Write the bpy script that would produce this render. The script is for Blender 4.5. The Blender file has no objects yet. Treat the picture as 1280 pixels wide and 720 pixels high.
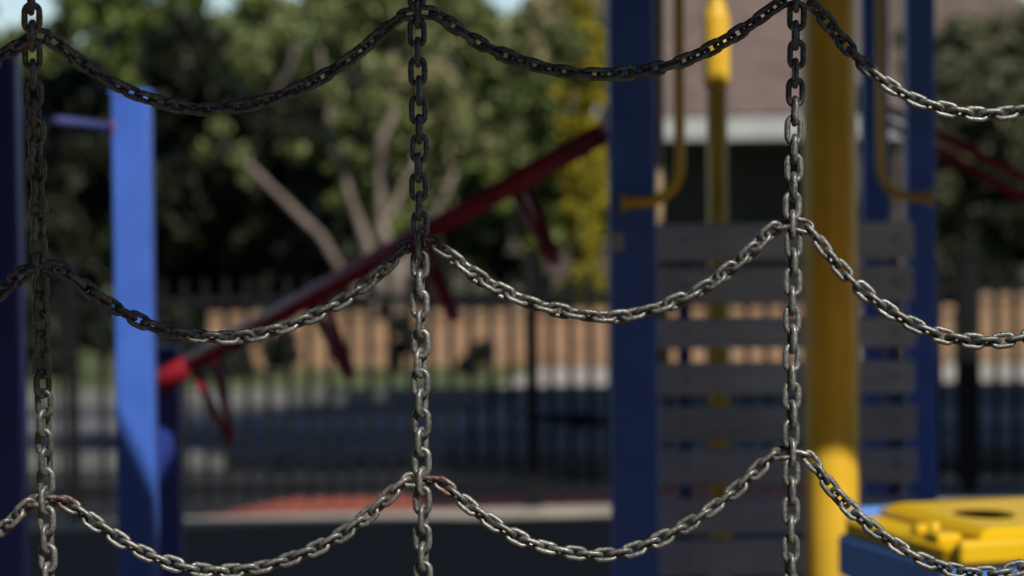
import bpy, bmesh, math, random
import numpy as np
from mathutils import Vector, Matrix, Euler
from math import sin, cos, pi, radians, atan2, sqrt

C = bpy.context.scene
col = C.collection
random.seed(7)
rng = np.random.default_rng(11)

# ------------------------------------------------------------------ camera
FPX = 3555.0                       # focal length in 1280-wide pixels (100 mm)
CAM = Vector((0, 0, 1.74))
PITCH = math.atan(140 / FPX)
ROLL = radians(0.6)
fwd = Vector((0, cos(PITCH), -sin(PITCH)))
up0 = Vector((0, sin(PITCH), cos(PITCH)))
rt0 = Vector((1, 0, 0))
right = rt0 * cos(ROLL) + up0 * -sin(ROLL)
up = up0 * cos(ROLL) + rt0 * sin(ROLL)
cd = bpy.data.cameras.new('camera')
cam = bpy.data.objects.new('camera', cd); col.objects.link(cam)
M = Matrix((right, up, -fwd)).transposed().to_4x4()
M.translation = CAM
cam.matrix_world = M
cd.lens = 100; cd.sensor_width = 36
cd.clip_start = 0.05; cd.clip_end = 2000
cd.dof.use_dof = True; cd.dof.focus_distance = 2.84
cd.dof.aperture_fstop = 5.4
C.camera = cam

# ------------------------------------------------------------------ light
SUN_AZ, SUN_EL = radians(30), radians(42)      # azimuth measured to the right of "behind the camera"
S = Vector((sin(SUN_AZ) * cos(SUN_EL), -cos(SUN_AZ) * cos(SUN_EL), sin(SUN_EL)))
w = bpy.data.worlds.new('World'); C.world = w; w.use_nodes = True
nt = w.node_tree
bg = nt.nodes['Background']
sky = nt.nodes.new('ShaderNodeTexSky'); sky.sky_type = 'NISHITA'; sky.sun_disc = False
sky.sun_elevation = SUN_EL
sky.sun_rotation = atan2(S.x, S.y)
sky.altitude = 50; sky.dust_density = 0.0; sky.ozone_density = 2.2; sky.air_density = 0.85
nt.links.new(sky.outputs[0], bg.inputs[0]); bg.inputs[1].default_value = 0.085
sd = bpy.data.lights.new('sun', 'SUN'); sd.energy = 3.9; sd.angle = radians(0.5); sd.color = (1, .95, .86)
so = bpy.data.objects.new('sun', sd); col.objects.link(so)
so.rotation_euler = S.to_track_quat('Z', 'Y').to_euler()
C.view_settings.view_transform = 'Standard'; C.view_settings.look = 'None'
C.view_settings.exposure = 0.08; C.view_settings.gamma = 1; C.view_settings.use_curve_mapping = False

# ------------------------------------------------------------------ helpers
def P(px, py, d):
    """point seen at photo pixel (px,py), at distance d along the view axis"""
    return CAM + fwd * d + right * ((px - 640) / FPX * d) - up * ((py - 360) / FPX * d)

def link(name, bm, mat, parent=None, smooth=False):
    me = bpy.data.meshes.new(name)
    bm.normal_update(); bm.to_mesh(me); bm.free()
    o = bpy.data.objects.new(name, me); col.objects.link(o)
    if mat: me.materials.append(mat)
    if smooth:
        for p in me.polygons: p.use_smooth = True
    if parent: o.parent = parent
    return o

def tag(o, label=None, cat=None, group=None, kind=None):
    if label: o['label'] = label
    if cat: o['category'] = cat
    if group: o['group'] = group
    if kind: o['kind'] = kind
    return o

def empty(name, loc=(0, 0, 0), rz=0, **k):
    o = bpy.data.objects.new(name, None); col.objects.link(o)
    o.location = loc; o.rotation_euler = (0, 0, rz); o.empty_display_size = .1
    tag(o, **k)
    return o

def box(bm, cx, cy, cz, sx, sy, sz, bev=0, rot=None):
    r = bmesh.ops.create_cube(bm, size=1)
    vs = r['verts']
    m = Matrix.Translation((cx, cy, cz)) @ (rot.to_4x4() if rot else Matrix.Identity(4)) @ Matrix.Diagonal((sx, sy, sz, 1))
    bmesh.ops.transform(bm, matrix=m, verts=vs)
    if bev:
        es = list({e for v in vs for e in v.link_edges})
        bmesh.ops.bevel(bm, geom=es, offset=bev, segments=3, profile=.5, affect='EDGES')
    return bm

def tube(bm, pts, r, n=14, cap=True, closed=False):
    pts = [Vector(p) for p in pts]
    rr = r if isinstance(r, (list, tuple)) else [r] * len(pts)
    rings = []; N = None; k = len(pts)
    for i, p in enumerate(pts):
        if closed: t = (pts[(i + 1) % k] - pts[i - 1]).normalized()
        elif i == 0: t = (pts[1] - p).normalized()
        elif i == k - 1: t = (p - pts[-2]).normalized()
        else: t = ((pts[i + 1] - p).normalized() + (p - pts[i - 1]).normalized()).normalized()
        if N is None:
            N = Vector((0, 0, 1)) if abs(t.z) < .9 else Vector((1, 0, 0))
        N = (N - t * N.dot(t)).normalized()
        B = t.cross(N)
        rings.append([bm.verts.new(p + (N * cos(a) + B * sin(a)) * rr[i]) for a in [2 * pi * j / n for j in range(n)]])
    m = k if closed else k - 1
    for i in range(m):
        a, b = rings[i], rings[(i + 1) % k]
        for j in range(n):
            f = bm.faces.new((a[j], a[(j + 1) % n], b[(j + 1) % n], b[j])); f.smooth = True
    if cap and not closed:
        bm.faces.new(rings[0][::-1]); bm.faces.new(rings[-1])
    return bm

def arc_path(pts, rad, n=7):
    """polyline with rounded corners"""
    pts = [Vector(p) for p in pts]; out = [pts[0]]
    for i in range(1, len(pts) - 1):
        a = (pts[i - 1] - pts[i]).normalized(); b = (pts[i + 1] - pts[i]).normalized()
        p0 = pts[i] + a * rad; p1 = pts[i] + b * rad
        for k in range(n + 1):
            t = k / n
            out.append(p0 * (1 - t) ** 2 + pts[i] * 2 * t * (1 - t) + p1 * t * t)
    out.append(pts[-1]); return out

def prism(bm, poly, z0, z1):
    a = [bm.verts.new((x, y, z0)) for x, y in poly]
    b = [bm.verts.new((x, y, z1)) for x, y in poly]
    n = len(poly)
    bm.faces.new(a[::-1]); bm.faces.new(b)
    for i in range(n):
        bm.faces.new((a[i], a[(i + 1) % n], b[(i + 1) % n], b[i]))
    return bm

# ------------------------------------------------------------------ materials
def mat(name, c1, c2=None, scale=5, rough=.6, metal=0, bump=0, bscale=None, detail=6, coord='Object', spec=.5, lo=.35, hi=.65, coat=0):
    m = bpy.data.materials.new(name); m.use_nodes = True
    nt = m.node_tree; b = nt.nodes['Principled BSDF']
    b.inputs['Roughness'].default_value = rough; b.inputs['Metallic'].default_value = metal
    b.inputs['Specular IOR Level'].default_value = spec
    b.inputs['Coat Weight'].default_value = coat; b.inputs['Coat Roughness'].default_value = .25
    tc = nt.nodes.new('ShaderNodeTexCoord')
    nz = nt.nodes.new('ShaderNodeTexNoise'); nz.inputs['Scale'].default_value = scale; nz.inputs['Detail'].default_value = detail
    nt.links.new(tc.outputs[coord], nz.inputs['Vector'])
    cr = nt.nodes.new('ShaderNodeValToRGB')
    cr.color_ramp.elements[0].position = lo; cr.color_ramp.elements[1].position = hi
    cr.color_ramp.elements[0].color = (*c1, 1); cr.color_ramp.elements[1].color = (*(c2 or c1), 1)
    nt.links.new(nz.outputs['Fac'], cr.inputs['Fac']); nt.links.new(cr.outputs[0], b.inputs['Base Color'])
    if bump:
        n2 = nt.nodes.new('ShaderNodeTexNoise'); n2.inputs['Scale'].default_value = bscale or scale * 4; n2.inputs['Detail'].default_value = 5
        nt.links.new(tc.outputs[coord], n2.inputs['Vector'])
        bp = nt.nodes.new('ShaderNodeBump'); bp.inputs['Strength'].default_value = bump; bp.inputs['Distance'].default_value = .01
        nt.links.new(n2.outputs['Fac'], bp.inputs['Height']); nt.links.new(bp.outputs[0], b.inputs['Normal'])
    return m

def leaf_mat(name, cols, trans=.25):
    m = bpy.data.materials.new(name); m.use_nodes = True
    nt = m.node_tree; b = nt.nodes['Principled BSDF']
    g = nt.nodes.new('ShaderNodeNewGeometry')
    cr = nt.nodes.new('ShaderNodeValToRGB')
    els = cr.color_ramp.elements
    while len(els) < len(cols): els.new(.5)
    for i, c in enumerate(cols):
        els[i].position = i / (len(cols) - 1); els[i].color = (*c, 1)
    nt.links.new(g.outputs['Random Per Island'], cr.inputs['Fac'])
    nt.links.new(cr.outputs[0], b.inputs['Base Color'])
    b.inputs['Roughness'].default_value = .55; b.inputs['Specular IOR Level'].default_value = .3
    tr = nt.nodes.new('ShaderNodeBsdfTranslucent'); nt.links.new(cr.outputs[0], tr.inputs['Color'])
    mx = nt.nodes.new('ShaderNodeMixShader'); mx.inputs[0].default_value = trans
    nt.links.new(b.outputs[0], mx.inputs[1]); nt.links.new(tr.outputs[0], mx.inputs[2])
    nt.links.new(mx.outputs[0], nt.nodes['Material Output'].inputs['Surface'])
    return m

def chain_mat(name, rusty=0.0):
    """weathered galvanised steel, rust at the link ends"""
    m = bpy.data.materials.new(name); m.use_nodes = True
    nt = m.node_tree; L = nt.links.new; N = nt.nodes.new
    b = nt.nodes['Principled BSDF']
    tc = N('ShaderNodeTexCoord'); oi = N('ShaderNodeObjectInfo')
    off = N('ShaderNodeVectorMath'); off.operation = 'ADD'
    cmb = N('ShaderNodeCombineXYZ'); mul = N('ShaderNodeMath'); mul.operation = 'MULTIPLY'; mul.inputs[1].default_value = 37
    L(oi.outputs['Random'], mul.inputs[0]); L(mul.outputs[0], cmb.inputs[0]); L(mul.outputs[0], cmb.inputs[1])
    L(tc.outputs['Object'], off.inputs[0]); L(cmb.outputs[0], off.inputs[1])
    n1 = N('ShaderNodeTexNoise'); n1.inputs['Scale'].default_value = 260; n1.inputs['Detail'].default_value = 5
    L(off.outputs[0], n1.inputs['Vector'])
    zr = N('ShaderNodeValToRGB'); e = zr.color_ramp.elements
    e[0].position = .3; e[0].color = (.115, .115, .106, 1); e[1].position = .7; e[1].color = (.33, .33, .305, 1)
    L(n1.outputs['Fac'], zr.inputs['Fac'])
    # per-link brightness
    mr = N('ShaderNodeMapRange'); mr.inputs[3].default_value = .75; mr.inputs[4].default_value = 1.15
    L(oi.outputs['Random'], mr.inputs[0])
    vm = N('ShaderNodeVectorMath'); vm.operation = 'SCALE'; L(zr.outputs[0], vm.inputs[0]); L(mr.outputs[0], vm.inputs['Scale'])
    # rust
    n2 = N('ShaderNodeTexNoise'); n2.inputs['Scale'].default_value = 120; n2.inputs['Detail'].default_value = 6
    L(off.outputs[0], n2.inputs['Vector'])
    sp = N('ShaderNodeSeparateXYZ'); L(tc.outputs['Object'], sp.inputs[0])
    ab = N('ShaderNodeMath'); ab.operation = 'ABSOLUTE'; L(sp.outputs[0], ab.inputs[0])
    me = N('ShaderNodeMapRange'); me.inputs[1].default_value = .007; me.inputs[2].default_value = .013
    me.inputs[3].default_value = 0; me.inputs[4].default_value = .14
    L(ab.outputs[0], me.inputs[0])
    ad = N('ShaderNodeMath'); ad.operation = 'ADD'; L(n2.outputs['Fac'], ad.inputs[0]); L(me.outputs[0], ad.inputs[1])
    th = N('ShaderNodeMapRange'); th.inputs[1].default_value = .72 - rusty; th.inputs[2].default_value = .80 - rusty
    L(ad.outputs[0], th.inputs[0])
    rc = N('ShaderNodeValToRGB'); e = rc.color_ramp.elements
    e[0].position = .35; e[0].color = (.035, .02, .015, 1); e[1].position = .7; e[1].color = (.17, .085, .055, 1)
    L(n1.outputs['Fac'], rc.inputs['Fac'])
    mx = N('ShaderNodeMix'); mx.data_type = 'RGBA'
    L(th.outputs[0], mx.inputs['Factor']); L(vm.outputs[0], mx.inputs['A']); L(rc.outputs[0], mx.inputs['B'])
    L(mx.outputs['Result'], b.inputs['Base Color'])
    mm = N('ShaderNodeMapRange'); mm.inputs[3].default_value = .6; mm.inputs[4].default_value = .1
    L(th.outputs[0], mm.inputs[0]); L(mm.outputs[0], b.inputs['Metallic'])
    rr = N('ShaderNodeMapRange'); rr.inputs[3].default_value = .34; rr.inputs[4].default_value = .62
    L(n2.outputs['Fac'], rr.inputs[0]); L(rr.outputs[0], b.inputs['Roughness'])
    bp = N('ShaderNodeBump'); bp.inputs['Strength'].default_value = .5; bp.inputs['Distance'].default_value = .0008
    L(n1.outputs['Fac'], bp.inputs['Height']); L(bp.outputs[0], b.inputs['Normal'])
    return m

M_CH = chain_mat('galvanised_steel', 0)
M_RU = chain_mat('rusty_galvanised_steel', .25)
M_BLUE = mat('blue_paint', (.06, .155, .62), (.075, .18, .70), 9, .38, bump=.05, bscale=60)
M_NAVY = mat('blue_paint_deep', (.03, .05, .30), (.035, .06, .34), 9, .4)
M_YEL = mat('yellow_paint', (.78, .46, .03), (.88, .54, .045), 6, .35)
M_RED = mat('red_paint', (.27, .012, .026), (.38, .02, .036), 10, .35)
M_PLANK = mat('grey_plank', (.60, .63, .66), (.72, .75, .78), 14, .6, bump=.3, bscale=60)
def _weather(m, amt=.35, gscale=(2, 60, 60)):
    nt = m.node_tree; b = nt.nodes['Principled BSDF']; src = b.inputs['Base Color'].links[0].from_socket
    oi = nt.nodes.new('ShaderNodeObjectInfo'); tc = nt.nodes.new('ShaderNodeTexCoord')
    mp = nt.nodes.new('ShaderNodeMapping'); mp.inputs['Scale'].default_value = gscale
    nz = nt.nodes.new('ShaderNodeTexNoise'); nz.inputs['Scale'].default_value = 1.5; nz.inputs['Detail'].default_value = 8
    nt.links.new(tc.outputs['Object'], mp.inputs[0]); nt.links.new(mp.outputs[0], nz.inputs['Vector'])
    mr = nt.nodes.new('ShaderNodeMapRange'); mr.inputs[3].default_value = 1 - amt; mr.inputs[4].default_value = 1.1
    nt.links.new(oi.outputs['Random'], mr.inputs[0])
    m2 = nt.nodes.new('ShaderNodeMapRange'); m2.inputs[1].default_value = .35; m2.inputs[2].default_value = .65
    m2.inputs[3].default_value = 1 - amt; m2.inputs[4].default_value = 1
    nt.links.new(nz.outputs['Fac'], m2.inputs[0])
    mu = nt.nodes.new('ShaderNodeMath'); mu.operation = 'MULTIPLY'; nt.links.new(mr.outputs[0], mu.inputs[0]); nt.links.new(m2.outputs[0], mu.inputs[1])
    vm = nt.nodes.new('ShaderNodeVectorMath'); vm.operation = 'SCALE'; nt.links.new(src, vm.inputs[0]); nt.links.new(mu.outputs[0], vm.inputs['Scale'])
    nt.links.new(vm.outputs[0], b.inputs['Base Color'])
_weather(M_PLANK, .22)
for _m in (M_BLUE, M_NAVY, M_YEL): _weather(_m, .13, (7, 7, 3))
M_ROOF = mat('shade_roof_board', (.10, .10, .11), (.14, .14, .14), 5, .7)
M_FENCE = mat('black_fence_paint', (.004, .0045, .006), (.008, .008, .01), 9, .6, spec=.2)
M_VOID = mat('hole_shade_black', (.002, .002, .002), (.004, .003, .003), 9, .9, spec=.05)  # plain black stands in for the shade inside the bin opening
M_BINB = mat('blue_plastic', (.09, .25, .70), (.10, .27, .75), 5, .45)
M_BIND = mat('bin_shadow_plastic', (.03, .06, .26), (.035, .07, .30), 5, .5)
M_BINY = mat('yellow_plastic', (.80, .50, .006), (.86, .55, .01), 4, .4)
M_BARK = mat('pale_bark', (.13, .10, .08), (.27, .215, .18), 6, .9, bump=.6, bscale=25)
M_BARKD = mat('dark_bark', (.06, .05, .04), (.13, .11, .09), 6, .9, bump=.6, bscale=25)
M_MULCH = mat('bark_mulch', (.055, .034, .022), (.16, .098, .062), 22, .95, bump=1, bscale=50, coord='Object')
M_ASPH = mat('asphalt', (.035, .036, .038), (.08, .08, .082), 3, .85, bump=.3, bscale=90)
M_CONC = mat('concrete', (.36, .32, .27), (.48, .43, .37), 3, .85, bump=.2, bscale=40)
M_KERB = mat('worn_kerb', (.13, .13, .125), (.20, .195, .185), 3, .9, bump=.2, bscale=40)
M_BAR = mat('dull_violet_paint', (.06, .07, .22), (.08, .09, .27), 9, .5)
M_SOIL = mat('dark_soil', (.008, .009, .009), (.024, .022, .02), 12, .95)
M_GRASS = mat('lawn', (.05, .075, .02), (.12, .14, .05), 5, .95, bump=.8, bscale=40)
M_TILE = mat('roof_tile', (.125, .085, .07), (.175, .12, .098), 2.5, .8)
M_TILE2 = mat('brown_roof_tile', (.085, .06, .045), (.135, .10, .075), 1.5, .85)
M_FASC = mat('white_fascia', (.38, .38, .38), (.46, .46, .44), 3, .6)
M_HWALL = mat('house_wall', (.07, .05, .045), (.10, .075, .06), 3, .85)
M_DOOR = mat('garage_door', (.03, .028, .028), (.045, .04, .04), 3, .6)
M_GLASS = mat('window_glass', (.02, .025, .03), (.03, .035, .045), 3, .1)

def brick_mat(name, c1, c2, mortar, scale, bw=.5, rh=.25):
    m = bpy.data.materials.new(name); m.use_nodes = True; nt = m.node_tree; b = nt.nodes['Principled BSDF']
    b.inputs['Roughness'].default_value = .9
    tc = nt.nodes.new('ShaderNodeTexCoord'); mp = nt.nodes.new('ShaderNodeMapping')
    br = nt.nodes.new('ShaderNodeTexBrick'); br.inputs['Color1'].default_value = (*c1, 1); br.inputs['Color2'].default_value = (*c2, 1)
    br.inputs['Mortar'].default_value = (*mortar, 1); br.inputs['Scale'].default_value = scale
    br.inputs['Mortar Size'].default_value = .012
    nt.links.new(tc.outputs['Object'], mp.inputs[0]); nt.links.new(mp.outputs[0], br.inputs[0])
    nt.links.new(br.outputs[0], b.inputs['Base Color'])
    return m, mp
M_BRICK, mpb = brick_mat('orange_brick', (.29, .16, .085), (.38, .22, .125), (.30, .24, .17), 2.2)
mpb.inputs['Rotation'].default_value = (radians(90), 0, 0)
M_PAV, _ = brick_mat('red_paver', (.50, .10, .055), (.58, .14, .075), (.34, .14, .09), 4)

# ------------------------------------------------------------------ ground
def sheet(name, poly, z, m):
    bm = bmesh.new()
    vs = [bm.verts.new((x, y, z)) for x, y in poly]; bm.faces.new(vs)
    if bm.faces: bm.normal_update()
    for f in bm.faces:
        if f.normal.z < 0: f.normal_flip()
    o = link(name, bm, m); tag(o, kind='structure'); return o

SL = .16                                    # the fence line runs slightly away to the right
def fy(x): return 14.75 + SL * x
X0, X1 = -16, 16
sheet('ground', [(-900, -300), (900, -300), (900, 1500), (-900, 1500)], -.02, M_GRASS)
sheet('mulch_ground', [(-9, -4), (9, -4), (9, fy(9)), (-9, fy(-9))], 0, M_MULCH)
bm = bmesh.new(); prism(bm, [(-9, fy(-9) - .30), (9, fy(9) - .30), (9, fy(9) + .02), (-9, fy(-9) + .02)], -.05, .012)
o = link('kerb_edging', bm, M_CONC); tag(o, kind='structure')
sheet('paved_path', [(-1.62, fy(-1.62) + .02), (2.2, fy(2.2) + .02), (2.2, fy(2.2) + .80), (-1.2, fy(-1.2) + .80)], .006, M_PAV)
sheet('planting_strip', [(-9, fy(-9) + .02), (9, fy(9) + .02), (9, 17.0), (-9, 17.0)], .002, M_SOIL)
# road with kerbs
sheet('road', [(-40, 17.1), (40, 17.1), (40, 22.0), (-40, 22.0)], -.012, M_ASPH)
for yy in (17.1, 22.08):
    bm = bmesh.new(); prism(bm, [(-40, yy - .08), (40, yy - .08), (40, yy + .08), (-40, yy + .08)], -.05, .1)
    o = link('kerb', bm, M_KERB); tag(o, kind='structure')
sheet('pale_strip', [(-40, 19.4), (40, 19.9), (40, 21.2), (-40, 20.6)], -.008, mat('pale_grey_line', (.10, .10, .10), (.19, .19, .185), 2, .8))  # paler band laid across the road surface
sheet('pale_strip', [(-.4, 21.6), (.2, 21.6), (2.3, 17.0), (1.6, 17.0)], -.008, mat('pale_asphalt', (.09, .095, .10), (.17, .175, .18), 2, .8))  # paler diagonal streak laid on the road surface
sheet('driveway', [(-.3, 22.2), (4.9, 22.2), (4.9, 25.8), (.2, 25.8)], .0, M_CONC)

# ------------------------------------------------------------------ low brick wall
bm = bmesh.new(); box(bm, .62, 26.3, .22, 6.86, .24, .46)
wl = link('brick_wall', bm, M_BRICK)
tag(wl, 'low orange brick garden wall running along the far side of the road', 'wall')
bm = bmesh.new(); box(bm, .62, 26.3, .475, 6.92, .3, .05); link('coping', bm, M_BRICK, wl)
bm = bmesh.new(); box(bm, 7.9, 26.6, .26, 7.4, .24, .56)
wl = link('brick_wall', bm, M_BRICK)
tag(wl, 'orange brick wall right of the garage, beyond the fence at the right edge', 'wall')
bm = bmesh.new(); box(bm, 7.9, 26.6, .565, 7.46, .3, .05); link('coping', bm, M_BRICK, wl)

# ------------------------------------------------------------------ houses
h = empty('house', (2.9, 33, 0), label='low house with pinkish tiled roof and white gutter above a dark garage', cat='house')
bm = bmesh.new(); box(bm, 0, 3.4, 1.05, 2.9, 4.0, 2.1); link('wall', bm, M_HWALL, h)
bm = bmesh.new()
v = [bm.verts.new(p) for p in [(-1.6, -.95, 2.40), (1.55, -.95, 2.40), (1.55, 4, 5.4), (-1.6, 4, 5.4), (-1.6, 8.9, 2.40), (1.55, 8.9, 2.40)]]
for f in ((0, 1, 2, 3), (3, 2, 5, 4), (0, 3, 4), (1, 5, 2), (0, 4, 5, 1)): bm.faces.new([v[i] for i in f])
bmesh.ops.recalc_face_normals(bm, faces=bm.faces); link('roof', bm, M_TILE, h)
bm = bmesh.new(); box(bm, -.02, -1.0, 2.25, 3.19, .07, .24); link('gutter', bm, M_FASC, h)
bm = bmesh.new(); box(bm, 0, 1.37, 1.0, 2.5, .05, 2.0); link('garage_door', bm, M_DOOR, h)
for s in (-1, 1):
    bm = bmesh.new(); box(bm, s * 1.48, -.80, 1.06, .09, .09, 2.12); link('pillar', bm, M_HWALL, h)

h2 = empty('house', (3.6, 46, 0), label='far house with a wide brown tiled roof rising behind the trees', cat='house')
bm = bmesh.new(); box(bm, .2, 3.5, 1.4, 10.4, 6, 2.8); link('wall', bm, M_HWALL, h2)
bm = bmesh.new()
v = [bm.verts.new(p) for p in [(-4.6, 0, 2.8), (6.8, 0, 2.8), (6.8, 8, 2.8), (-4.6, 8, 2.8), (-1.4, 4, 6.4), (3.4, 4, 6.4)]]
for f in ((0, 1, 5, 4), (1, 2, 5), (2, 3, 4, 5), (3, 0, 4), (0, 3, 2, 1)): bm.faces.new([v[i] for i in f])
bmesh.ops.recalc_face_normals(bm, faces=bm.faces); link('roof', bm, M_TILE2, h2)
bm = bmesh.new(); box(bm, .2, -.05, 2.74, 11.2, .08, .16); link('gutter', bm, M_FASC, h2)

# ------------------------------------------------------------------ trees
def leaves(name, clumps, n, size, m, parent, dens=16):
    """many small leaf quads spread through clumps (x,y,z,rx,ry,rz)"""
    cl = np.array(clumps, dtype=float)
    wgt = cl[:, 3] * cl[:, 4] * cl[:, 5]; wgt = wgt ** .8; wgt /= wgt.sum()
    # sub-clumps give uneven density with gaps
    sub = []
    for c in cl:
        k = max(5, int(dens * (c[3] * c[5])))
        for _ in range(k):
            d = rng.normal(size=3); d /= np.linalg.norm(d); r = rng.random() ** .4
            sub.append([*(c[:3] + d * r * c[3:6]), *(c[3:6].mean() * rng.uniform(.16, .34) * np.ones(3))])
    sub = np.array(sub)
    sw = sub[:, 3] ** 2; sw /= sw.sum()
    idx = rng.choice(len(sub), n, p=sw)
    d = rng.normal(size=(n, 3)); d /= np.linalg.norm(d, axis=1)[:, None]
    ctr = sub[idx, :3] + d * (rng.random(n) ** .5)[:, None] * sub[idx, 3:6]
    a = rng.normal(size=(n, 3)); a /= np.linalg.norm(a, axis=1)[:, None]
    b = rng.normal(size=(n, 3)); b -= (a * b).sum(1)[:, None] * a; b /= np.linalg.norm(b, axis=1)[:, None]
    s = size * rng.uniform(.6, 1.3, n)[:, None]
    q = np.stack([ctr - a * s, ctr + b * s * .45, ctr + a * s, ctr - b * s * .45], 1).reshape(-1, 3)
    me = bpy.data.meshes.new(name)
    me.vertices.add(4 * n); me.vertices.foreach_set('co', q.ravel())
    me.loops.add(4 * n); me.loops.foreach_set('vertex_index', np.arange(4 * n, dtype=np.int32))
    me.polygons.add(n); me.polygons.foreach_set('loop_start', np.arange(0, 4 * n, 4, dtype=np.int32))
    me.polygons.foreach_set('loop_total', np.full(n, 4, dtype=np.int32))
    me.update(); me.validate(); me.materials.append(m)
    o = bpy.data.objects.new(name, me); col.objects.link(o); o.parent = parent
    return o

def limb(bm, a, b, r0, r1, seed=0, wob=.06):
    a, b = Vector(a), Vector(b); L = (b - a).length; rs = random.Random(seed)
    pts = []; rad = []
    for i in range(7):
        t = i / 6
        j = Vector((rs.uniform(-1, 1), rs.uniform(-1, 1), rs.uniform(-.3, .3))) * wob * L * sin(pi * t)
        pts.append(a.lerp(b, t) + j); rad.append(r0 + (r1 - r0) * t)
    tube(bm, pts, rad, 9)

def tree(name, label, cat, loc, clumps, n, size, m, limbs, bark, group=None, dens=16):
    r = empty(name, loc, label=label, cat=cat, group=group)
    bm = bmesh.new()
    for i, (a, b, r0, r1) in enumerate(limbs): limb(bm, a, b, r0 * .8, r1 * .6, seed=i + int(loc[0] * 13) + 5)
    link('trunk', bm, bark, r)
    leaves('crown', clumps, n, size, m, r, dens)
    return r

L_DARK = leaf_mat('shade_toned_leaves', [(.005, .008, .003), (.012, .018, .007), (.035, .043, .018)], .15)  # leaf tone darkened to carry the deep shade of the left trees
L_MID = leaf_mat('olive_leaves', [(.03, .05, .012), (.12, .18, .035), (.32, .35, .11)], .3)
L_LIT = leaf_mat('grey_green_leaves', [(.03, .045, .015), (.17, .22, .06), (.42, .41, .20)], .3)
L_HAZE = leaf_mat('hazed_green_leaves', [(.03, .035, .018), (.085, .095, .045), (.20, .195, .11)], .2)  # haze over the right-hand trees is put into this leaf colour
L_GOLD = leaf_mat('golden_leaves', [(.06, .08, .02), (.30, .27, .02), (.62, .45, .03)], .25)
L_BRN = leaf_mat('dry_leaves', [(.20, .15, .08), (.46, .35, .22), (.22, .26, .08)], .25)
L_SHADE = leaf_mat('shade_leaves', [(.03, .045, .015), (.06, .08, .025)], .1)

# left: big evergreens, their deep shade put into the leaf colour
tree('evergreen_tree', 'big shaded evergreen tree at the far left beyond the fence, sky at its top', 'tree', (-5.0, 30, 0),
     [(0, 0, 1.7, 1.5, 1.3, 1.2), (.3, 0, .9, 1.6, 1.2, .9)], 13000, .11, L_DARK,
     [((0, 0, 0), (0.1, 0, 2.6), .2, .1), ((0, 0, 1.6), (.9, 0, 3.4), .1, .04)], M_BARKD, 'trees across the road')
tree('evergreen_tree', 'broad shaded evergreen tree behind the sunlit blue post', 'tree', (-3.1, 31, 0),
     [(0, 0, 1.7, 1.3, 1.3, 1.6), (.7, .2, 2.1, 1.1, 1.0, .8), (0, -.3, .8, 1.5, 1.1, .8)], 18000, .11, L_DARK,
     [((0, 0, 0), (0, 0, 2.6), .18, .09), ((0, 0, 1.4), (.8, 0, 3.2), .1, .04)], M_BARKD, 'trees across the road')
# middle: multi-stemmed pale barked tree
def rel(px, py, d, base):
    return tuple(P(px, py, d) - Vector(base))
B = (-1.12, 27.4, 0)
tl = [(( 0, 0, 0), rel(492, 400, 27.4, B), .15, .12), (rel(492, 400, 27.4, B), rel(476, 205, 27.4, B), .10, .06),
      (rel(488, 380, 27.4, B), rel(432, 225, 27.2, B), .10, .05), (rel(484, 400, 27.4, B), rel(300, 195, 26.9, B), .07, .05),
      (rel(492, 390, 27.4, B), rel(572, 205, 27.2, B), .08, .04), (rel(476, 205, 27.4, B), rel(500, 20, 27.6, B), .06, .03),
      (rel(432, 225, 27.2, B), rel(400, 60, 27.2, B), .05, .03), (rel(470, 300, 27.4, B), rel(520, 200, 27.6, B), .05, .03)]
tree('multi_stemmed_tree', 'pale barked tree with several leaning stems behind the middle chain', 'tree', B,
     [(-1.0, .3, 3.2, .9, .8, .55), (.1, .3, 3.4, 1.0, .8, .6), (1.1, .4, 3.0, .8, .6, .6), (-.4, .9, 2.2, .8, .5, .5), (.9, .9, 2.1, .5, .4, .4), (-1.5, -.6, 1.95, .32, .25, .34), (-.35, -.4, 2.45, .5, .3, .4), (.5, -.3, 2.3, .4, .3, .35)], 13000, .085, L_LIT, tl, M_BARK, 'trees across the road')
tree('bushy_tree', 'sunlit green bushy tree right of the pale stems', 'tree', (.0, 31, 0),
     [(0, 0, 1.4, .9, .7, 1.0), (.3, 0, 2.4, .8, .7, .7), (-.9, .3, 1.0, .8, .6, .7)], 12000, .09, L_MID,
     [((0, 0, 0), (0, 0, 2.2), .12, .05)], M_BARKD, 'trees across the road')
tree('dry_tree', 'brownish dry-leaved tree in the upper middle below the far roof', 'tree', (.1, 34, 0),
     [(0, 0, 2.6, .9, .7, .7), (-1.0, 0, 3.0, .7, .7, .6), (.5, 0, 3.3, .6, .6, .5)], 7000, .09, L_BRN,
     [((0, 0, 0), (0, 0, 2.6), .12, .05)], M_BARKD, 'trees across the road')
tree('olive_tree', 'grey green tree with blue sky showing through it, left of the middle chain', 'tree', (-2.6, 34, 0),
     [(0, 0, 2.8, 1.2, .8, .8), (1.0, .2, 3.4, .9, .8, .5), (-1.2, 0, 3.4, .8, .8, .45)], 6500, .09, L_LIT,
     [((0, 0, 0), (0, 0, 2.6), .14, .06)], M_BARKD, 'trees across the road')
tree('golden_shrub', 'tall narrow golden yellow shrub just left of the wide blue post', 'shrub', (.73, 28.6, 0),
     [(0, 0, .7, .22, .2, .75), (.02, 0, 2.0, .24, .2, .8), (.0, 0, 3.2, .26, .2, .7), (.0, 0, 1.4, .25, .2, .7), (-.1, 0, 2.9, .28, .2, .35), (0, 0, 2.5, .22, .2, .6)], 22000, .05, L_GOLD,
     [((0, 0, 0), (0, 0, 3.4), .05, .02)], M_BARKD, None, 110)
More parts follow.
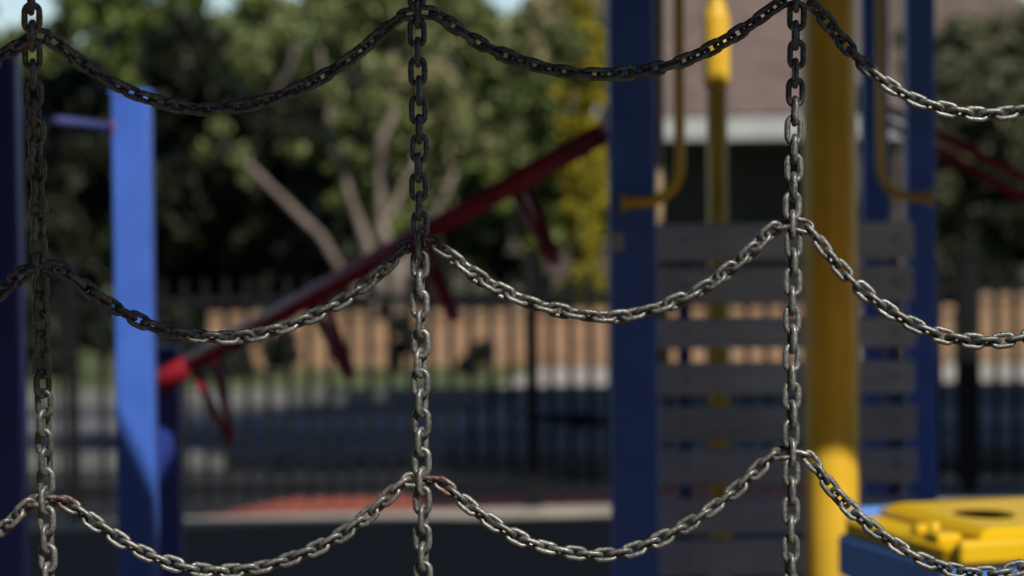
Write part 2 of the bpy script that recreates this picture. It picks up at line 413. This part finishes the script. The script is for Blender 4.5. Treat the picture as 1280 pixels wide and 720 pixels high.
# right
tree('green_tree', 'muted green tree at the right edge under the brown roof', 'tree', (6.0, 33, 0),
     [(0, 0, 1.7, 1.2, .9, 1.2), (-.9, .2, 2.4, .8, .8, .8), (.8, 0, 2.6, .9, .8, .7)], 14000, .1, L_HAZE,
     [((0, 0, 0), (0, 0, 2.4), .14, .06)], M_BARKD, 'trees across the road')
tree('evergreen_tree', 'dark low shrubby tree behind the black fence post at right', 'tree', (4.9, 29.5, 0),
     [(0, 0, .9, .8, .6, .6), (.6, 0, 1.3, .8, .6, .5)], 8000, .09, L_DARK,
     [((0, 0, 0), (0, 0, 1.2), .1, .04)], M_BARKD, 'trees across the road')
tree('hedge_shrub', 'low dark hedge shrub on the verge at the left behind the fence', 'shrub', (-3.6, 25.2, 0),
     [(0, 0, .35, 1.7, .4, .4), (-2.2, 0, .4, 1.2, .4, .5)], 9000, .06, L_DARK, [((0, 0, 0), (0, 0, .4), .04, .02)], M_BARKD)
for lab, x, y, cl, n, mm in (
    ('tall back row tree at the far left, patches of sky in its crown', -7.2, 39, [(0, 0, 2.2, 1.6, 1, 1.9), (1.7, 0, 3.6, 1.4, 1, 1.0), (.3, 0, 3.5, .8, .8, .6)], 12000, L_MID),
    ('tall back row tree above the sunlit blue post', -4.3, 38, [(0, 0, 2.4, 1.6, 1, 2.0), (.9, 0, 3.7, 1.1, 1, .9), (-.8, .2, 3.7, 1.0, .8, .8)], 8500, L_MID),
    ('tall back row tree between left and middle chains', -2.0, 39.5, [(0, 0, 2.4, 1.5, 1, 2.1), (-.6, 0, 4.2, 1.2, 1, .6), (.8, 0, 3.9, .9, 1, .8)], 7500, L_LIT),
    ('tall back row tree just right of the middle chain', .4, 40, [(0, 0, 2.3, 1.3, 1, 1.9), (.3, 0, 3.6, .9, 1, .7)], 13000, L_LIT),
    ('tall back row tree at the far right below the brown roof', 6.8, 38, [(0, 0, 1.9, 1.9, 1, 1.8), (-1.0, 0, 2.6, 1.3, 1, 1.1)], 16000, L_HAZE)):
    tree('back_tree', lab, 'tree', (x, y, 0), cl, n, .12, mm, [((0, 0, 0), (0, 0, 3), .15, .07)], M_BARKD, 'trees across the road', 34)
tree('green_tree', 'green tree filling the gap just right of the slim blue post', 'tree', (5.35, 34.5, 0),
     [(0, 0, 1.6, .8, .7, 1.2), (.1, 0, 2.9, .8, .7, .9), (-.5, .2, 3.2, .4, .5, .5)], 12000, .09, L_HAZE,
     [((0, 0, 0), (0, 0, 3), .12, .05)], M_BARKD, 'trees across the road')
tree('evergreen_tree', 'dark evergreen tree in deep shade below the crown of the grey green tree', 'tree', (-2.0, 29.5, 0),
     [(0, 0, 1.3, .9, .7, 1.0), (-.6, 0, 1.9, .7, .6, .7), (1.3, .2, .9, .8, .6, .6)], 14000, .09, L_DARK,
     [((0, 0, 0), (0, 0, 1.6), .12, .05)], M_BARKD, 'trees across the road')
for lab, px, d, w_, h_ in (('small round shrub against the orange wall below the pale stems', 492, 25.3, .28, .36),
                           ('small dark shrub against the orange wall left of the pale stems', 350, 25.4, .34, .26),
                           ('small shrub at the base of the orange wall right of the middle chain', 585, 25.2, .26, .22)):
    q = P(px, 400, d)
    tree('low_shrub', lab, 'shrub', (q.x, q.y, 0), [(0, 0, h_ * .8, w_, .25, h_)], 2600, .05, L_DARK, [((0, 0, 0), (0, 0, h_ * .7), .03, .015)], M_BARKD, 'low shrubs against the brick wall', 60)
# unseen trees, added to shade the road and dim the sky light
def shade_tree(label, x, y, z, rx, ry, rz, n, group='unseen shade trees over the road'):
    r = tree('unseen_shade_tree', label, 'tree', (x, y, 0), [(0, 0, z, rx, ry, rz), (rx * .4, ry * .3, z + .3, rx * .7, ry * .7, rz), (-rx * .4, -ry * .3, z + .2, rx * .7, ry * .7, rz)],
         n, .17, L_SHADE, [((0, 0, 0), (0, 0, z), .25, .12)], M_BARKD, group)
    return r
shade_tree('tall unseen shade tree right of the play area, its crown over the road', 5.2, 13.6, 6.4, 4.2, 2.6, 1.2, 26000)
shade_tree('tall unseen shade tree left of the play area, its crown over the road', -4.6, 13.0, 6.6, 3.8, 2.8, 1.2, 26000)
shade_tree('tall unseen shade tree at the left across the road', -6.5, 24.5, 8.5, 5.2, 3.6, 1.4, 30000)
shade_tree('unseen tree added behind the play area to block sky light', -7.5, -8, 5.2, 4.2, 3.2, 4.4, 44000, 'unseen trees added to block sky light')  # added around the camera to cut sky light on the chains
shade_tree('unseen tree added directly behind the play area to block sky light', -.5, -9.5, 4.9, 4.0, 2.6, 4.0, 44000, 'unseen trees added to block sky light')
shade_tree('unseen tree added behind and right of the play area to block sky light', 8.5, -9, 3.4, 3.6, 2.5, 2.4, 26000, 'unseen trees added to block sky light')
shade_tree('unseen tree added right of the play area to block sky light', 9.0, 0.5, 4.2, 2.6, 4.5, 3.8, 32000, 'unseen trees added to block sky light')
shade_tree('unseen tree added left of the chain net to block sky light', -6.0, 1.0, 4.2, 2.5, 5.0, 3.8, 36000, 'unseen trees added to block sky light')

# ------------------------------------------------------------------ fence
fn = empty('metal_fence', (0, fy(0), 0), math.atan(SL), label='black metal picket fence running behind the play equipment', cat='fence')
pk = None
k = 1 / cos(math.atan(SL))
xs = np.arange(-4.0, 4.6, .105)
posts = [-4.62, -2.26, .10, 2.46, 4.82]
for x in xs:
    if min(abs(x - p) for p in posts) < .045: continue
    if pk is None:
        bm = bmesh.new(); box(bm, 0, 0, .655, .029, .024, 1.15); pk = link('picket', bm, M_FENCE, fn); o = pk
    else:
        o = pk.copy(); col.objects.link(o); o.parent = fn
    o.location = (x, 0, 0)
for z in (.16, 1.12):
    bm = bmesh.new(); box(bm, .1, 0, z, 9.4, .034, .04); link('rail', bm, M_FENCE, fn)
for p in posts:
    bm = bmesh.new(); box(bm, p, 0, .65, .06, .06, 1.3, .004); box(bm, p, 0, 1.31, .07, .07, .025, .004); link('post', bm, M_FENCE, fn)

# ------------------------------------------------------------------ play equipment
def square_post(name, label, px, py, d, wdt, ztop, m, rz=0, z0=-.05, group='blue posts of the play equipment'):
    """upright whose centre is seen at (px,py) at distance d"""
    p = P(px, py, d)
    bm = bmesh.new(); box(bm, 0, 0, (ztop + z0) / 2, wdt, wdt, ztop - z0, .008)
    o = link(name, bm, m); o.location = (p.x, p.y, 0); o.rotation_euler.z = rz
    tag(o, label, 'post', group)
    bm = bmesh.new(); box(bm, 0, 0, ztop + .004, wdt + .006, wdt + .006, .012, .003); link('cap', bm, m, o)
    return o
zt = lambda py, d: P(640, py, d).z
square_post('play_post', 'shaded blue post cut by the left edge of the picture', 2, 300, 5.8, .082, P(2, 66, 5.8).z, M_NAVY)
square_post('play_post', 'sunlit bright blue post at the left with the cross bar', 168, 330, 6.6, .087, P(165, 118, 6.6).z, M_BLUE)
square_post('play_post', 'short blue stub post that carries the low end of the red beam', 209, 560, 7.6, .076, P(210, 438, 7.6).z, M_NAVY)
square_post('play_post', 'wide shaded blue post right of centre where the red beam ends', 791, 360, 6.46, .104, 3.49, M_BLUE)
square_post('play_post', 'slim blue post right of the yellow pole, behind the bin', 1150, 330, 7.1, .072, 3.49, M_BLUE)
square_post('play_post', 'narrow farther blue post seen between yellow pole and bent rail', 1093, 150, 8.1, .076, 3.49, M_BLUE)

bm = bmesh.new(); q = P(771, 302, 6.40); box(bm, 0, 0, 0, .03, .022, .045, .005); o = link('clamp', bm, M_FASC); o.location = q
tag(o, 'small pale clamp on the front of the wide blue post', 'clamp')
# cross bar between the two left posts
cb = bmesh.new(); tube(cb, [P(20, 144, 6.3), P(144, 160, 6.57)], .0125, 14)
o = link('cross_bar', cb, M_BAR); tag(o, 'thin bluish cross bar joining the two left posts', 'bar')
bm = bmesh.new(); tube(bm, [P(136, 159, 6.55), P(146, 160, 6.57)], .016, 14); link('end_collar', bm, M_RED, o)

# big yellow pole
p = P(1038, 360, 6.05)
bm = bmesh.new(); tube(bm, [(0, 0, -.05), (0, 0, 1.0), (0, 0, 2.2), (0, 0, 3.49)], .0575, 40)
o = link('yellow_pole', bm, M_YEL); o.location = (p.x, p.y, 0); tag(o, 'thick yellow pole behind the right chain, sunlit at its foot', 'pole')
bm = bmesh.new(); tube(bm, [(0, 0, 0), (0, 0, .012)], .066, 40); link('foot_collar', bm, M_YEL, o)

# thin fireman's pole with sleeve
p = P(896, 150, 7.0)
bm = bmesh.new(); tube(bm, [(0, 0, -.05), (0, 0, 1.5), (0, 0, 3.49)], .0255, 24)
o = link('slide_pole', bm, M_YEL); o.location = (p.x, p.y, 0); tag(o, 'slim yellow pole with a bright sleeve, behind the grey planks', 'pole')
za, zb = P(897, 110, 7).z, P(897, 14, 7).z
bm = bmesh.new(); n = 8
pts = [(0, 0, za + (zb - za) * t) for t in (0, .03, .08, .5, .92, .97, 1)]
tube(bm, pts, [.027, .031, .033, .033, .033, .031, .027], 24); link('sleeve', bm, M_YEL, o)

# bent grab rails
def rail(label, pts, rad, r, group='bent yellow grab rails'):
    bm = bmesh.new(); tube(bm, arc_path(pts, rad), r, 14)
    o = link('grab_rail', bm, M_YEL); tag(o, label, 'rail', group)
    bm = bmesh.new(); a = Vector(pts[-1]); b = Vector(pts[-2]); d = (b - a).normalized()
    tube(bm, [a, a + d * .012], r * 1.8, 14); link('mounting_flange', bm, M_YEL, o)
    return o
rail('bent yellow grab rail turning left into the wide blue post', [P(846, -560, 6.35), P(850, 252, 6.35), P(776, 253, 6.35), P(778, 254, 6.42)][:3], .09, .0125)
rail('bent yellow grab rail turning right onto the slim blue post', [P(1098, -560, 6.95), P(1101, 246, 6.95), P(1166, 247, 6.95)], .085, .0115)
bm = bmesh.new(); tube(bm, [P(822, -560, 7.4), P(823, 290, 7.4), P(825, 470, 7.4)], .014, 12)
o = link('upright_tube', bm, mat('tan_paint', (.30, .22, .12), (.36, .27, .14), 6, .5)); tag(o, 'thin tan upright tube beside the wide blue post', 'tube')

# plank climbing wall
D = 6.8
pw = empty('plank_wall', (0, 0, 0), label='climbing wall of grey horizontal planks behind the yellow pole', cat='climbing wall')
rows = [(278, 323), (333, 376), (397, 433), (452, 491), (507, 549), (561, 603), (622, 665), (675, 718), (729, 772), (783, 826), (838, 880)]
xl, xr = P(820, 500, D).x, P(1143, 500, D).x
for i, (a, b) in enumerate(rows):
    z1, z0 = P(980, a + .5, D).z, P(980, b + 1, D).z
    bm = bmesh.new(); box(bm, (xl + xr) / 2 + rng.uniform(-.004, .004), P(640, 500, D).y, (z0 + z1) / 2, xr - xl, .032, z1 - z0, .005)
    link('plank', bm, M_PLANK, pw)
for px in (857, 1118):
    x = P(px, 500, D).x
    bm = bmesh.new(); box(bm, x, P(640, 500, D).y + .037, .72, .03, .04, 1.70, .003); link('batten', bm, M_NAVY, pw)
    bm = bmesh.new()
    for a, b in rows:
        z = (P(980, a, D).z + P(980, b, D).z) / 2
        bmesh.ops.create_uvsphere(bm, u_segments=10, v_segments=6, radius=.005, matrix=Matrix.Translation((x, P(640, 500, D).y - .017, z)))
    link('bolts', bm, M_FENCE, pw)

# inclined red beam with hanging loops
A, Bq = P(196, 478, 7.5), P(772, 157, 6.5)
rb = empty('climbing_beam', tuple(A), label='inclined dark red climbing beam with hanging loops between two blue posts', cat='climbing beam')
bm = bmesh.new(); tube(bm, [Vector((0, 0, 0)), (Bq - A) * .5, Bq - A], .025, 18); link('beam', bm, M_RED, rb)
u = (Bq - A).normalized()
bm = bmesh.new(); tube(bm, [Vector((0, 0, 0)) - u * .01, u * .05, u * .15], [.036, .036, .024], 18); link('end_socket', bm, M_RED, rb)
bm = bmesh.new(); tube(bm, [(Bq - A) - u * .03, (Bq - A) + u * .02], [.029, .031], 18); link('end_socket', bm, M_RED, rb)
def at_beam(px):
    t = (px - 196) / (770 - 196); d = 7.5 + (6.5 - 7.5) * t
    return P(px, 478 + (160 - 478) * t, d), d
for x0, x1 in ((238, 24), (385, 14), (515, 12), (640, 15)):
    a, d = at_beam(x0); b, d2 = at_beam(x0 + x1)
    tip = a - up * (94 / FPX * d) + right * (50 / FPX * d) - fwd * .06
    t2 = tip + right * (.012) + fwd * .03
    bm = bmesh.new(); tube(bm, [q - A for q in arc_path([a + fwd * .01, tip, t2, b + fwd * .05 ], .012, 4)], .0115, 12)
    link('hanging_loop', bm, M_RED, rb)
# right: pair of dark red bars
for (q, lab) in (((1060, 112, 1360, 262), 'upper of the two dark red bars sloping down at the right edge'), ((1060, 126, 1360, 292), 'lower of the two dark red bars sloping down at the right edge')):
    bm = bmesh.new(); a, b = P(q[0], q[1], 8.6), P(q[2], q[3], 8.2); tube(bm, [a, a.lerp(b, .5), b], .0145, 14)
    o = link('handrail', bm, M_RED); tag(o, lab, 'bar', 'dark red bars at the right')
    bm = bmesh.new(); dd = (b - a).normalized(); tube(bm, [a - dd * .01, a + dd * .04], .026, 14); link('end_collar', bm, M_RED, o)
    bm = bmesh.new(); tube(bm, [b, (b.x, b.y, -.05)], .0145, 14); link('support_leg', bm, M_RED, o)

# ------------------------------------------------------------------ unseen roof, panels and openings shaped to cast the shade
Z = 3.5
bm = bmesh.new()
def cast(p):                                   # where the sun ray through p meets the roof plane
    t = (Z - p.z) / S.z; return p.x + S.x * t, p.y + S.y * t
L0, L1 = cast(P(50, 492, 2.80)), cast(P(1090, 96, 2.84))
sl = (L1[1] - L0[1]) / (L1[0] - L0[0])
ly = lambda x: L0[1] + (x - L0[0]) * sl
XA, XB = -1.7, 3.1
for poly in ([(XA, ly(XA)), (1.36, ly(1.36)), (1.36, 4.08), (XA, 4.08)],
             [(XA, 4.081), (-.12, 4.081), (-.12, 5.4), (XA, 5.4)],
             [(-.119, 5.26), (.499, 5.26), (.499, 5.4), (-.119, 5.4)],
             [(.50, 4.42), (.659, 4.42), (.659, 5.4), (.50, 5.4)],
             [(.66, 4.081), (1.36, 4.081), (1.36, 5.4), (.66, 5.4)],
             [(1.361, 3.73), (XB, 3.73), (XB, 5.4), (1.361, 5.4)],
             [(XA, 5.401), (1.18, 5.401), (1.18, 8.6), (XA, 8.6)],
             [(1.181, 5.401), (1.46, 5.401), (1.46, 5.47), (1.181, 5.47)],
             [(1.181, 5.71), (1.46, 5.71), (1.46, 8.6), (1.181, 8.6)],
             [(1.461, 5.401), (XB, 5.401), (XB, 8.6), (1.461, 8.6)],
             [(-4, 8.601), (5, 8.601), (5, 11), (-4, 11)],
             [(1.45, 11.55), (5, 11.55), (5, 12.4), (1.45, 12.4)],
             [(-.119, 4.081), (.62, 4.081), (.376, 4.31), (-.119, 4.77)]):
    prism(bm, poly, Z, Z + .05)
o = link('unseen_shade_roof', bm, M_ROOF); tag(o, 'unseen roof above the play equipment, its panels and openings shaped for the shade', 'roof')

# ------------------------------------------------------------------ bin
FL = Vector((.788, 5.20, -.004))
bn = empty('wheelie_bin', tuple(FL), math.atan2(.28, .96), label='blue bin with yellow lid and round opening at the lower right', cat='bin')
W, Dp = .56, .52
bm = bmesh.new()
# tapering body: outline at several heights
def ring(bm, z, ins, rad=.03, n=5):
    x0, x1, y0, y1 = ins, W - ins, ins, Dp - ins; vs = []
    for cx, cy, a0 in ((x1 - rad, y0 + rad, -90), (x1 - rad, y1 - rad, 0), (x0 + rad, y1 - rad, 90), (x0 + rad, y0 + rad, 180)):
        for i in range(n):
            a = radians(a0 + 90 * i / (n - 1)); vs.append(bm.verts.new((cx + rad * cos(a), cy + rad * sin(a), z)))
    return vs
def loft(bm, spec, smooth=True):
    rs = [ring(bm, *s) for s in spec]
    for a, b in zip(rs, rs[1:]):
        for i in range(len(a)):
            f = bm.faces.new((a[i], a[(i + 1) % len(a)], b[(i + 1) % len(a)], b[i]))
    bm.faces.new(rs[0][::-1]); bm.faces.new(rs[-1]); return bm
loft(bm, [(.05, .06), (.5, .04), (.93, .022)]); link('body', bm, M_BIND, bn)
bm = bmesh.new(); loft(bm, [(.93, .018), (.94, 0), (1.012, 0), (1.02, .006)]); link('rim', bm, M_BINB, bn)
bm = bmesh.new()
tube(bm, arc_path([(.06, Dp - .03, 1.0), (.05, Dp + .03, 1.052), (.51, Dp + .03, 1.050), (.50, Dp - .03, 1.0)], .02), .015, 12); link('handle', bm, M_BINB, bn)
for x in (.07, .49):
    bm = bmesh.new(); tube(bm, [(x - .025, Dp - .02, .10), (x + .025, Dp - .02, .10)], .10, 28); link('wheel', bm, M_FENCE, bn)
lid = bmesh.new(); loft(lid, [(1.021, .012), (1.045, .010), (1.052, .018)]); lid = link('lid', lid, M_BINY, bn)
# raised hood with round opening
bm = bmesh.new()
hc = Vector((.205, .26)); hr = .056; n = 48
hx0, hx1, hy0, hy1 = .095, .50, .045, .51
def rect_pt(a, gx=0, cx=None):
    c, s = cos(a), sin(a); ts = []
    if c > 1e-6: ts.append((hx1 - gx - hc.x) / c)
    if c < -1e-6: ts.append((hx0 + gx - hc.x) / c)
    if s > 1e-6: ts.append((hy1 - gx - hc.y) / s)
    if s < -1e-6: ts.append((hy0 + gx - hc.y) / s)
    t = min(ts); return hc.x + c * t, hc.y + s * t
angs = sorted([2 * pi * i / n for i in range(n)] + [math.atan2(y - hc.y, x - hc.x) % (2 * pi) for x in (hx0, hx1) for y in (hy0, hy1)])
prof = []
for a in angs:
    ix, iy = hc.x + hr * cos(a), hc.y + hr * 1.4 * sin(a); ro, ri = rect_pt(a), rect_pt(a, .02)
    prof.append([bm.verts.new(v) for v in ((*ro, 1.053), (*ro, 1.066), (*ri, 1.078), (hc.x + (hr + .018) * cos(a), hc.y + (hr + .018) * 1.4 * sin(a), 1.078),
                 (hc.x + (hr + .012) * cos(a), hc.y + (hr + .012) * 1.4 * sin(a), 1.079), (ix, iy, 1.078), (ix, iy, 1.056))])
for i in range(len(prof)):
    a, b = prof[i], prof[(i + 1) % len(prof)]
    for j in range(6): bm.faces.new((a[j], b[j], b[j + 1], a[j + 1]))
bmesh.ops.recalc_face_normals(bm, faces=bm.faces)
hood = link('hood', bm, M_BINY, lid)
bm = bmesh.new(); tube(bm, [(hc.x, hc.y, 1.056), (hc.x, hc.y, 1.060), (hc.x, hc.y, 1.0775)], hr - .0015, 40, cap=False)
bmesh.ops.create_circle(bm, cap_ends=True, segments=40, radius=hr + .002, matrix=Matrix.Translation((hc.x, hc.y, 1.058))); bmesh.ops.transform(bm, matrix=Matrix.Translation((hc.x, hc.y, 0)) @ Matrix.Diagonal((1, 1.4, 1, 1)) @ Matrix.Translation((-hc.x, -hc.y, 0)), verts=bm.verts); link('opening', bm, M_VOID, lid)  # black liner and floor carry the shade of the hole
bm = bmesh.new(); box(bm, .285, -.004, 1.043, .52, .03, .046, .01); link('front_lip', bm, M_BINY, lid)
bm = bmesh.new(); box(bm, .045, .10, 1.060, .05, .06, .018, .006); bmesh.ops.create_uvsphere(bm, u_segments=16, v_segments=10, radius=.012, matrix=Matrix.Translation((.045, .14, 1.072)))
box(bm, .045, .19, 1.064, .04, .03, .02, .006); link('latch', bm, M_BINY, lid)

# ------------------------------------------------------------------ chains
DN = 2.84; PX = DN / FPX                        # metres per photo pixel in the plane of the net
PITCHL, DIA, WID = 24.1 * PX, 7.8 * PX, 25.0 * PX
def link_mesh():
    r = (WID - DIA) / 2; hs = (PITCHL + DIA) / 2 - r
    pts, rad = [], []
    for i in range(6): t = i / 6; pts.append((-hs + 2 * hs * t, -r, 0)); rad.append(DIA / 2)
    for i in range(10): a = -pi / 2 + pi * i / 10; pts.append((hs + r * cos(a), r * sin(a), 0)); rad.append(DIA / 2 * (.97))
    for i in range(6):
        t = i / 6; pts.append((hs - 2 * hs * t, r, 0)); rad.append(DIA / 2 * (1.09 if i in (3,) else 1.0))   # weld seam
    for i in range(10): a = pi / 2 + pi * i / 10; pts.append((-hs + r * cos(a), r * sin(a), 0)); rad.append(DIA / 2 * (.97))
    bm = bmesh.new(); tube(bm, pts, rad, 14, closed=True)
    me = bpy.data.meshes.new('link'); bm.to_mesh(me); bm.free(); return me
ME = link_mesh(); ME.materials.append(M_CH)
MER = ME.copy(); MER.materials.clear(); MER.materials.append(M_RU)

def place_link(root, c, T, roll, rust=False, k=1.0):
    o = bpy.data.objects.new('connector_link' if rust else 'link', MER if rust else ME)
    col.objects.link(o); o.parent = root
    T = T.normalized(); N = -fwd; N = (N - T * N.dot(T)).normalized(); Y = N.cross(T)
    m = Matrix((T, Y, N)).transposed() @ Matrix.Rotation(roll, 3, 'X') @ Matrix.Scale(k, 3)
    m = m.to_4x4(); m.translation = Vector(c) - root.location
    o.matrix_local = m
    if rust: o['label'] = 'rusty brown end link hooked into the upright chain'
    return o

def NP(x, y, dz=0):                             # the net hangs a little closer at the upper left
    return P(x, y, DN + dz - .16 * max(0, min(1, (300 - x) / 260)) * max(0, 1 - y / 600))
GV, GS = 'upright chains of the net', 'swags of chain in the net'
def vertical(name_label, knots, base_roll):
    """knots: (x,y) from top; the junctions are knots[1], [2], [3]; 12 links between junctions"""
    J = knots[1:4]
    cs = []
    # edge-on link sits on every junction -> index multiples of 12
    def seg(a, b, n): return [(a[0] + (b[0] - a[0]) * i / n, a[1] + (b[1] - a[1]) * i / n) for i in range(n)]
    top = knots[0]; nt_ = max(2, round(abs(J[0][1] - top[1]) / 24.1))
    pts = seg(top, J[0], nt_); start = -nt_
    pts += seg(J[0], J[1], 12) + seg(J[1], J[2], 12)
    nb = round((knots[4][1] - J[2][1]) / 24.1); pts += seg(J[2], knots[4], nb)
    r = empty('upright_chain', tuple(NP(*pts[0])), label=name_label, cat='chain', group=GV)
    for i, p in enumerate(pts):
        q = pts[min(i + 1, len(pts) - 1)]; o_ = pts[max(i - 1, 0)]
        T = NP(*q) - NP(*o_)
        edge = ((i + start) % 2 == 0)
        jit = rng.normal(0, radians(7))
        jx = rng.normal(0, .5)
        place_link(r, NP(p[0] + jx, p[1]), T, base_roll(p[1]) + jit + (pi / 2 + radians(9) if edge else 0))
    return r
vertical('leftmost upright chain, in shade except its lower end', [(40, -160), (40, 45), (50, 333), (58, 626), (64, 840)], lambda y: radians(-8 + 34 * max(0, min(1, (y - 130) / 200)) - 16 * max(0, (y - 420) / 300)))
vertical('middle upright chain, dark above and sunlit below the red beam', [(517, -150), (522, 17), (525, 306), (528, 602), (531, 860)], lambda y: radians(-4 + 16 * max(0, min(1, (y - 250) / 100))))
vertical('upright chain in front of the yellow pole', [(998, -170), (996, -3), (991, 281), (989, 566), (988, 830)], lambda y: radians(4 - 22 * max(0, min(1, (y - 60) / 100))))
vertical('upright chain just outside the right edge, ending the right swags', [(1466, -190), (1466, -22), (1465, 262), (1464, 552), (1464, 820)], lambda y: 0)

def swag(label, pts, roll, rusty=(0, 0), s0=11, s1=11, jit=9):
    pts = [Vector((x, y)) for x, y in pts]
    # Catmull-Rom, dense
    P_ = [pts[0] * 2 - pts[1]] + pts + [pts[-1] * 2 - pts[-2]]
    dense = []
    for i in range(1, len(P_) - 2):
        a, b, c, d = P_[i - 1:i + 3]
        for k in range(24):
            t = k / 24
            dense.append(.5 * ((2 * b) + (c - a) * t + (2 * a - 5 * b + 4 * c - d) * t * t + (3 * b - a - 3 * c + d) * t ** 3))
    dense.append(pts[-1])
    # smooth
    for _ in range(60):
        dense = [dense[0]] + [(dense[i - 1] + dense[i] * 2 + dense[i + 1]) / 4 for i in range(1, len(dense) - 1)] + [dense[-1]]
    cum = [0]
    for a, b in zip(dense, dense[1:]): cum.append(cum[-1] + (b - a).length)
    L = cum[-1]; n = round((L - s0 - s1) / 18.8) + 1
    def at(s):
        s = max(0, min(L, s)); i = int(np.searchsorted(cum, s)); i = max(1, min(len(cum) - 1, i))
        t = (s - cum[i - 1]) / max(1e-6, cum[i] - cum[i - 1]); return dense[i - 1].lerp(dense[i], t)
    r = empty('swag_chain', tuple(NP(*pts[0])), label=label, cat='chain', group=GS)
    for k in range(n):
        s = s0 + (L - s0 - s1) * k / (n - 1)
        c = at(s); a, b = at(s - 9), at(s + 9)
        T = NP(b.x, b.y) - NP(a.x, a.y)
        rust = k < rusty[0] or k >= n - rusty[1]
        j = rng.normal(0, radians(jit))
        place_link(r, NP(c.x, c.y), T, radians(roll) + j + (pi / 2 if k % 2 else 0), rust, .86)
    return r
# row A
swag('dark top swag at the left edge, cut by the picture', [(-428, 62), (-330, 128), (-210, 160), (-90, 130), (-20, 88), (20, 58), (40, 45)], 40)
swag('top swag between left and middle upright chains, all in shade', [(40, 45), (62, 48), (100, 78), (150, 109), (205, 129), (265, 137), (350, 121), (430, 80), (500, 22), (522, 17)], 48)
swag('top swag between middle upright chain and yellow pole, all in shade', [(522, 17), (545, 18), (600, 55), (650, 76), (700, 89), (760, 93), (820, 86), (870, 70), (925, 40), (975, 4), (996, -3)], 38)
swag('top swag at the right, dark at first and then sunlit', [(996, -3), (1018, 8), (1060, 60), (1100, 98), (1150, 128), (1220, 143), (1280, 137), (1350, 108), (1440, -10), (1466, -22)], -22)
# row B
swag('middle swag at the left edge, cut by the picture', [(-420, 352), (-330, 410), (-200, 452), (-90, 430), (0, 366), (35, 336), (50, 333)], 30)
swag('middle swag between left and middle upright chains, shade turning to sun', [(50, 333), (75, 336), (110, 362), (150, 388), (200, 411), (280, 423), (350, 411), (420, 381), (470, 345), (505, 310), (525, 306)], 55, (0, 1))
swag('middle swag between middle upright chain and yellow pole, sunlit', [(525, 306), (548, 308), (600, 348), (660, 378), (745, 396), (800, 391), (870, 366), (930, 322), (968, 285), (991, 281)], 30, (1, 1))
swag('middle swag right of the yellow pole, sunlit over the blue post', [(991, 281), (1012, 286), (1045, 330), (1100, 381), (1160, 414), (1220, 427), (1280, 421), (1340, 395), (1440, 275), (1465, 262)], -20, (1, 0))
# row C
swag('lowest swag at the left edge, cut by the picture', [(-412, 645), (-330, 700), (-200, 745), (-90, 720), (0, 664), (38, 628), (58, 626)], 40, (0, 1))
swag('lowest swag between left and middle upright chains, touching the frame bottom', [(58, 626), (82, 628), (120, 655), (180, 692), (250, 713), (320, 711), (400, 684), (460, 645), (505, 602), (528, 602)], 62, (2, 1))
swag('lowest swag between middle upright chain and yellow pole', [(528, 602), (552, 604), (600, 643), (660, 678), (740, 694), (800, 685), (870, 650), (930, 604), (965, 570), (989, 566)], 60, (2, 1))
swag('lowest swag at the right, passing in front of the bin', [(989, 566), (1010, 570), (1045, 618), (1100, 668), (1160, 703), (1220, 717), (1280, 708), (1350, 675), (1440, 565), (1464, 552)], 62, (1, 0))
